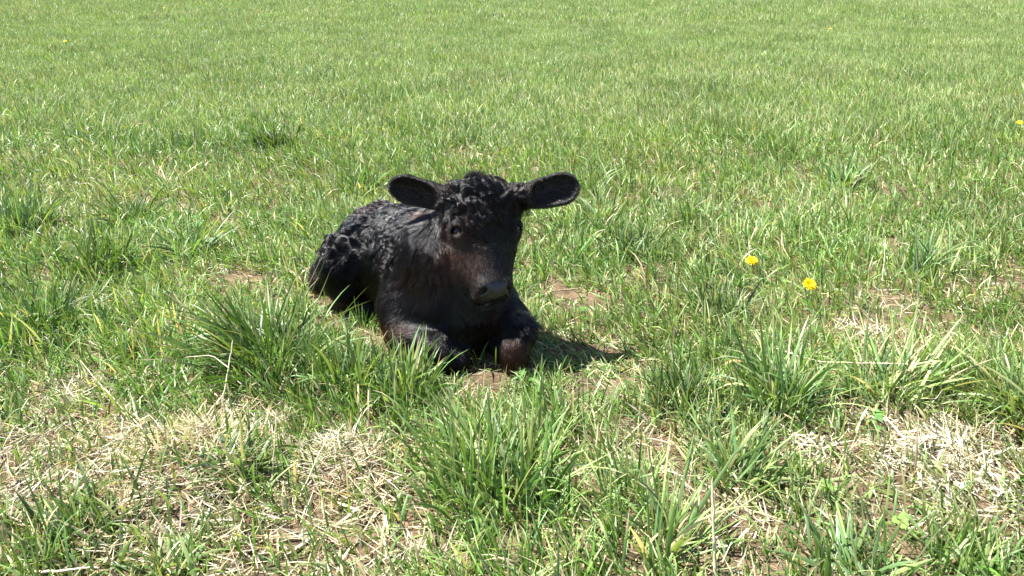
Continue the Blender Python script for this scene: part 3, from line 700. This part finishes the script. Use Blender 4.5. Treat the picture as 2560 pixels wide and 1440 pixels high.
# --- far field: patches of blades set out over the ground as one object
def far_patches():
    src = bpy.data.collections.new('turf_patches')           # never linked to the scene: only instanced
    for lod, (n, segs, hs, wf) in enumerate(((640, 3, 0.9, 1.15), (560, 2, 0.9, 1.7))):
        for v in range(9):
            q = rng.normal(0, 0.20, (n, 2)) if v % 3 == 1 else rng.uniform(-0.28, 0.28, (n, 2)); base = np.concatenate([q, np.full((n, 1), -0.01)], 1)
            tall = (0.8, 1.0, 1.1)[v % 3]; h = rng.uniform(0.05, 0.14, n)*tall*hs; w = rng.uniform(0.0022, 0.0052, n)*wf
            az = math.pi*0.80+rng.normal(0, 1.15, n); lean = np.abs(rng.normal(0.38, 0.3, n)); bend = rng.normal(0.5, 0.45, n)
            mix = ((.25, .6, 1.2, .7, .22), (.50, .7, .8, .7, .12), (.15, .5, 1.3, .6, .36))[(v//3) % 3]
            tc, tm = tips(n, 0.3); V, F, K, c = blades(base, h, w, az, lean, bend, greens(n, mix), segs, 0, tc, tm)
            src.objects.link(bpy.data.objects.new('turf_patch_%02d' % (lod*9+v), mesh_np('turf_patch', V, F, K)))
            src.objects[-1].data.materials.append(M_GRASS)
    P = []; SC = []; RZ = []; ID = []
    for lod, (y0, y1, step) in enumerate(((Y_NEAR-0.12, 13.0, 0.235), (13.0, 60.0, 0.40))):
        y = y0
        while y < y1:
            st = step*(1 if lod == 0 else 1+0.02*(y-13)); half = 0.72*(y+0.4)+1.2; m = int(2*half/st)
            xx = -half+st*(np.arange(m)+rng.random()); P += [(a+rng.normal(0, st*.3), y+rng.normal(0, st*.3)) for a in xx]
            k = len(xx); big = np.zeros(k)
            SC += list(rng.uniform(0.75, 1.2, k)*(1 if lod == 0 else st/0.33)); ID += list(lod*9+rng.integers(0, 9, k)); RZ += list(rng.normal(0, 0.35, k)); y += st
    P = np.array(P); SC = np.array(SC); ID = np.array(ID); RZ = np.array(RZ)
    z3 = np.stack([P[:, 0], P[:, 1], 0*P[:, 0]], -1); nv = vnoise(z3, 0.9, 95)+0.6*vnoise(z3, 2.3, 96)
    ID = (ID//9)*9+np.clip(np.round(1+nv*0.9+rng.normal(0, .8, len(P))), 0, 2).astype(int)*3+rng.integers(0, 3, len(P))
    me = bpy.data.meshes.new('distant_meadow_grass'); me.vertices.add(len(P))
    me.vertices.foreach_set('co', np.stack([P[:, 0], P[:, 1], terrain(P[:, 0], P[:, 1])], -1).astype(np.float32).ravel())
    for nm, tp_, ar in (('sc', 'FLOAT', SC), ('rz', 'FLOAT', RZ), ('pick', 'INT', ID)):
        a_ = me.attributes.new(nm, tp_, 'POINT'); a_.data.foreach_set('value', ar.astype(np.float32 if tp_ == 'FLOAT' else np.int32))
    o = obj('distant_meadow_grass', me); tag(o, 'distant green meadow grass reaching to the top of the picture', 'grass', kind='stuff')
    ng = bpy.data.node_groups.new('spread_turf', 'GeometryNodeTree')
    ng.interface.new_socket('Geometry', in_out='INPUT', socket_type='NodeSocketGeometry'); ng.interface.new_socket('Geometry', in_out='OUTPUT', socket_type='NodeSocketGeometry')
    n = ng.nodes; L = ng.links; gi = n.new('NodeGroupInput'); go = n.new('NodeGroupOutput')
    ci = n.new('GeometryNodeCollectionInfo'); ci.inputs['Collection'].default_value = src; ci.inputs['Separate Children'].default_value = True; ci.inputs['Reset Children'].default_value = True
    ip = n.new('GeometryNodeInstanceOnPoints'); ip.inputs['Pick Instance'].default_value = True
    def named(nm, ty):
        a_ = n.new('GeometryNodeInputNamedAttribute'); a_.data_type = ty; a_.inputs[0].default_value = nm; return a_
    cx = n.new('ShaderNodeCombineXYZ'); L.new(named('rz', 'FLOAT').outputs[0], cx.inputs[2])
    L.new(gi.outputs[0], ip.inputs['Points']); L.new(ci.outputs[0], ip.inputs['Instance']); L.new(named('pick', 'INT').outputs[0], ip.inputs['Instance Index'])
    L.new(cx.outputs[0], ip.inputs['Rotation']); L.new(named('sc', 'FLOAT').outputs[0], ip.inputs['Scale']); L.new(ip.outputs[0], go.inputs[0])
    mo = o.modifiers.new('spread', 'NODES'); mo.node_group = ng
    print('patches', len(P))
far_patches()

# ------------------------------------------------------------------ dandelions
M_PETAL = plain('dandelion_yellow', (0.80, 0.62, 0.01), 0.55, 0.3, 0.10, 300, trans=0.25)
M_CORE = plain('dandelion_centre', (0.78, 0.46, 0.008), 0.6, 0.3, 0.15, 500)
M_STEM = plain('dandelion_stem', (0.20, 0.24, 0.08), 0.5, 0.4, 0.15)
def strip(c0, d, up, L_, w, droop, tip=0.55):
    """one flat floret: 3 cross-sections"""
    s_ = unit(np.cross(d, up)); P = [c0, c0+d*L_*0.55+up*L_*0.10, c0+d*L_+up*L_*droop]
    V = []
    for k, (p, ww) in enumerate(zip(P, (0.45, 1.0, tip))): V += [p-s_*w*ww/2, p+s_*w*ww/2]
    return np.array(V), np.array([[0, 1, 3, 2], [2, 3, 5, 4]])
def joinvf(parts):
    V = []; F = []; o = 0
    for v, f in parts: V.append(v); F.append(np.asarray(f)+o); o += len(v)
    return np.concatenate(V), np.concatenate(F)
def dandelion(px, py, h, r, label, tilt=(0, -0.45), detail=True):
    Yd = None
    # the head's height is known, so the photo place fixes where it stands
    g_ = on_ground(px, py, h); root = np.array([g_[0], g_[1], float(terrain(g_[0], g_[1]))]); o = empty('dandelion', root); tag(o, label, 'dandelion', 'yellow dandelions in the meadow')
    up = unit(np.array([tilt[0], tilt[1], 1.0])); top = np.array([0, 0, h-root[2]])
    V, F = tube([top*t+np.array([0.006*math.sin(3*t), 0.004*math.sin(2*t), 0]) for t in np.linspace(0, 0.97, 8)], 0.0016); obj('stem', mesh_np('stem', V, F), M_STEM, o)
    e1 = unit(np.cross(up, [0.2, 0.1, 0.9])) if abs(up[2]) < .99 else np.array([1.0, 0, 0]); e2 = np.cross(up, e1)
    hd_ = []; 
    rings = ((1.0, 34, 0.02, 0.0), (0.85, 30, 0.20, 0.0015), (0.62, 24, 0.42, 0.003)) if detail else ((1.0, 20, 0.05, 0), (0.7, 14, 0.35, .002))
    for fr, m, dr, hh in rings:
        for i in range(m):
            a_ = 2*math.pi*(i+rng.uniform(-.3, .3))/m; d = unit(e1*math.cos(a_)+e2*math.sin(a_)+up*rng.uniform(-0.05, 0.15))
            hd_.append(strip(top+up*hh, d, up, r*fr*rng.uniform(0.85, 1.08), 0.0032, dr+rng.uniform(-.06, .06)))
    V, F = joinvf(hd_); fh = obj('flower_head', mesh_np('flower_head', V, F), M_PETAL, o)
    core = []
    for i in range(46 if detail else 16):
        a_ = rng.uniform(0, 6.28); q = rng.random()**0.5*r*0.38; d = unit(up+0.5*(e1*math.cos(a_)+e2*math.sin(a_)))
        core.append(strip(top+(e1*math.cos(a_)+e2*math.sin(a_))*q+up*0.003, d, e1, r*0.32, 0.0016, 0.1, 0.3))
    V, F = joinvf(core); obj('centre_florets', mesh_np('centre_florets', V, F), M_CORE, fh)
    bl = []
    for i in range(9):
        a_ = 2*math.pi*i/9; d = unit(e1*math.cos(a_)+e2*math.sin(a_)-up*0.9); bl.append(strip(top-up*0.001, d, up, r*0.55, 0.003, 0.0, 0.2))
    V, F = joinvf(bl); obj('bract', mesh_np('bract', V, F), M_STEM, o)
dandelion(1880, 652, 0.065, 0.019, 'yellow dandelion in flower, farther left of the two near ones right of the calf')
dandelion(2024, 712, 0.075, 0.0205, 'yellow dandelion in flower crossed by a grass blade, nearest to the camera', (0.10, -0.75))
dandelion(2549, 307, 0.10, 0.020, 'yellow dandelion at the right edge of the picture, beyond the calf', (0.0, -0.3), False)
dandelion(163, 104, 0.13, 0.022, 'distant yellow dandelion in the upper left of the field', (0.0, -0.2), False)
dandelion(410, 20, 0.14, 0.026, 'farthest yellow dandelion, a tiny dot near the top edge', (0.0, -0.2), False)
dandelion(2075, 72, 0.14, 0.022, 'tiny distant yellow dandelion at the upper right of the field', (0.0, -0.2), False)

# ------------------------------------------------------------------ dead stalks, dead leaves, clover, heaps of straw
M_STALK = plain('dead_stalk', (0.56, 0.48, 0.34), 0.6, 0.3, 0.18, 90)
M_DARKSTALK = plain('dark_stalk', (0.07, 0.075, 0.045), 0.6, 0.3, 0.2, 90)
def stalk(pts, r, label, mat=None, branch=None):
    """pts = (photo x, photo y, height above the ground)"""
    P = np.array([on_ground(px, py, z) for px, py, z in pts]); P0 = P[0].copy(); o = empty('dry_stalk' if mat is None else 'dark_stalk', P0)
    tag(o, label, 'stalk', 'single stalks standing or lying in the grass')
    t = np.linspace(0, len(P)-1, 5*len(P)); Q = np.stack([np.interp(t, range(len(P)), P[:, k]) for k in range(3)], 1)+rng.normal(0, 0.0006, (len(t), 3))
    V, F = tube(Q-P0, np.linspace(r, r*0.55, len(t)), 5); obj('stem', mesh_np('stem', V, F), mat or M_STALK, o)
    if branch:
        B = np.array([on_ground(px, py, z) for px, py, z in branch]); t = np.linspace(0, len(B)-1, 8); Q = np.stack([np.interp(t, range(len(B)), B[:, k]) for k in range(3)], 1)
        V, F = tube(Q-P0, np.linspace(r*0.8, r*0.4, len(t)), 5); obj('side_branch', mesh_np('side_branch', V, F), mat or M_STALK, o)
stalk([(488, 1075, .02), (560, 985, .06), (578, 880, .13), (582, 852, .15)], .0019, 'pale forked dead stalk standing beside the dark green tuft', None, [(572, 920, .11), (530, 888, .13), (466, 893, .13)])
stalk([(1790, 1440, .02), (1785, 1330, .09), (1780, 1200, .17)], .0032, 'thick bleached dead stalk standing at the bottom edge')
stalk([(75, 1432, .02), (150, 1428, .03), (226, 1417, .035)], .0028, 'pale stalk lying flat in the bottom left corner')
stalk([(1935, 870, .03), (2050, 905, .05), (2270, 910, .07)], .0020, 'long bent straw-coloured stalk across the right-hand tufts')
stalk([(2296, 760, .01), (2293, 660, .10), (2290, 590, .17), (2288, 565, .19)], .0022, 'thin dark upright stalk in the right half of the field', M_DARKSTALK)
stalk([(750, 1240, .02), (790, 1150, .07), (832, 1070, .12)], .0014, 'thin slanting dry stem rising from the straw below the calf')
stalk([(680, 1200, .02), (686, 1110, .08), (692, 1020, .14)], .0014, 'upright dry stem in the straw, left of the slanting one')
stalk([(960, 1316, .012), (1110, 1318, .014)], .0018, 'straight straw lying level in the dry patch left of the foreground tuft')
stalk([(1560, 1140, .008), (1715, 1192, .012)], .0024, 'pale straw lying on the bare brown soil')
stalk([(400, 1120, .015), (250, 960, .03), (200, 900, .05)], .0014, 'long thin brown stem leaning at the left of the straw patch')
stalk([(2205, 700, .02), (2212, 640, .07), (2214, 590, .12)], .0011, 'curved thin tan stem right of the near dandelions')

M_ORANGE = plain('dead_leaf_orange', (0.62, 0.20, 0.03), 0.5, 0.4, 0.3, 200, trans=0.3)
def leaf(px, py, z, L_, w, az, pitch, mat, label):
    g_ = on_ground(px, py, z); n = 9; t = np.linspace(0, 1, n); d = np.array([math.cos(az)*math.cos(pitch), math.sin(az)*math.cos(pitch), math.sin(pitch)])
    s_ = unit(np.cross(d, [0, 0, 1])); up = np.cross(s_, d); P = d*(t*L_)[:, None]+up*(0.15*L_*np.sin(t*3.1))[:, None]
    hw = (w/2*np.sin(np.pi*np.clip(t*0.96+0.03, 0, 1))**0.7)[:, None]
    V = np.stack([P-s_*hw, P-up*hw*0.25, P+s_*hw], 1).reshape(-1, 3); F = [(3*i+j, 3*i+j+1, 3*i+j+4, 3*i+j+3) for i in range(n-1) for j in (0, 1)]
    tag(obj('dead_leaf', mesh_np('dead_leaf', V, np.array(F)), mat, loc=g_), label, 'leaf')
leaf(252, 542, .035, .026, .010, -0.5, 0.2, M_ORANGE, 'small bright orange dead leaf in the grass left of the calf')
leaf(1808, 912, .03, .050, .010, 0.1, 0.1, plain('dead_leaf_tan', (0.50, 0.27, 0.13), 0.6, 0.3, 0.3, 120, trans=.2), 'tan curled dead leaf beside the blue-green tuft')
leaf(262, 756, .03, .022, .008, 0.3, 0.1, M_ORANGE, 'tiny orange leaf tip in the grass, lower of the two on the left')

M_CLOVER = plain('clover_green', (0.075, 0.165, 0.040), 0.75, 0.15, 0.25, 90, trans=0.1)
M_CLOVER_P = plain('clover_pale', (0.13, 0.21, 0.05), 0.75, 0.15, 0.15, 90, trans=0.1)
def clover(px, py, m, spread, size, label, mat=None):
    g_ = on_ground(px, py); g_[2] = terrain(g_[0], g_[1]); o = empty('clover', g_); tag(o, label, 'clover', 'low clover plants between the grass')
    for i in range(m):
        q = rng.normal(0, spread, 2) if m > 1 else np.zeros(2); h = rng.uniform(0.02, 0.045); c = np.array([q[0], q[1], h])
        V, F = tube([np.array([q[0]*0.3, q[1]*0.3, 0]), np.array([q[0]*.8, q[1]*.8, h*0.6]), c], 0.0007, 4); st_ = obj('stem', mesh_np('stem', V, F), mat or M_CLOVER, o)
        a0 = rng.uniform(0, 6.28); tl = rng.normal(0, 0.25, 2)
        for k in range(3):
            a_ = a0+k*2.094; r = size*0.72*rng.uniform(.85, 1.1); cc = c+np.array([math.cos(a_), math.sin(a_), 0])*r*0.95; V = [c]; 
            for j in range(11):
                b_ = a_+math.pi+(j+0.5)/11*2*math.pi; rr = r*(0.86 if abs(j-5) < .5 else 1.0)
                x_, y_ = cc[0]+rr*math.cos(b_), cc[1]+rr*math.sin(b_); V.append((x_, y_, c[2]+tl[0]*(x_-c[0])+tl[1]*(y_-c[1])+0.12*abs(math.sin(b_-a_))*r))
            V.append(cc+np.array([0, 0, tl[0]*(cc[0]-c[0])+tl[1]*(cc[1]-c[1])])); V = np.array(V)
            F = [(12, j, j+1 if j < 11 else 1) for j in range(1, 12)]
            obj('leaflet', mesh_np('leaflet', V, np.array(F)), mat or M_CLOVER, o)
clover(1452, 790, 4, .012, .010, 'round-leaved clover on the trampled straw right of the calf\'s muzzle')
clover(1330, 965, 8, .028, .0065, 'small bright clover just below the calf\'s right-hand knee')
clover(478, 575, 5, .02, .012, 'broad clover leaves between the bare patches left of the calf')
clover(2190, 1080, 5, .02, .008, 'clover between the two pale fans of grass on the right')
clover(2245, 1335, 1, .0, .012, 'single pale clover leaf on the bare ground, bottom right', M_CLOVER_P)
clover(2062, 1250, 2, .01, .010, 'pair of clover leaves at the root of a spreading tuft, lower right', M_CLOVER_P)
clover(1000, 960, 5, .02, .007, 'low clover in the grass before the folded foreleg')

def straw_heap(px, py, r, h, n, cols, wmul, label):
    g_ = on_ground(px, py); g_[2] = terrain(g_[0], g_[1]); q = np.clip(rng.normal(0, 0.75, (n, 2)), -1.4, 1.4)*r*np.array([1.35, 0.85]); d2 = (q**2).sum(1)/(r*r)
    z = h*np.exp(-d2)*rng.random(n)**0.6; X = g_[0]+q[:, 0]; Yq = g_[1]+q[:, 1]; base = np.stack([X, Yq, terrain(X, Yq)+z+0.002], -1)
    az = rng.uniform(0, 6.283, n)*0.75+np.arctan2(q[:, 1], q[:, 0])*0.4; k = np.asarray(cols)[rng.integers(0, len(cols), n)]*rng.lognormal(-0.05, .22, (n, 1))
    V, F, K, c = blades(base, rng.uniform(.02, .07, n), rng.uniform(.0010, .0024, n)*wmul, az, math.pi/2+rng.normal(-.06, .24, n), rng.normal(.35, .6, n), np.clip(k, 0, .82), 4, 0, wav=rng.uniform(0, .006, n))
    V[:, 2] = np.maximum(V[:, 2], terrain(V[:, 0], V[:, 1])+0.002)
    tag(obj('dry_grass_heap', mesh_np('dry_grass_heap', V-g_, F, K), M_STRAW, loc=g_), label, 'dry grass', 'heaps of dead grass')
straw_heap(480, 1150, .085, .045, 1000, [STRAW, STRAW*.85, TAN*1.1], 1.0, 'domed heap of matted tan dead grass, left foreground')
straw_heap(850, 1170, .075, .040, 700, [STRAW, STRAW*.9, WHITE*.9], 1.0, 'curled heap of dead straw below the calf, left of the foreground tuft')
straw_heap(2330, 1140, .065, .035, 170, [WHITE, STRAW, WHITE*1.05], 2.4, 'bleached white heap of broad dead leaves on the right')
straw_heap(2040, 1130, .035, .045, 60, [WHITE, STRAW], 2.0, 'small clutch of white dead leaves at the foot of a sparse tuft')
straw_heap(2440, 1235, .050, .015, 110, [WHITE, WHITE*1.05], 2.2, 'flat scatter of white dead leaves below the bleached heap')
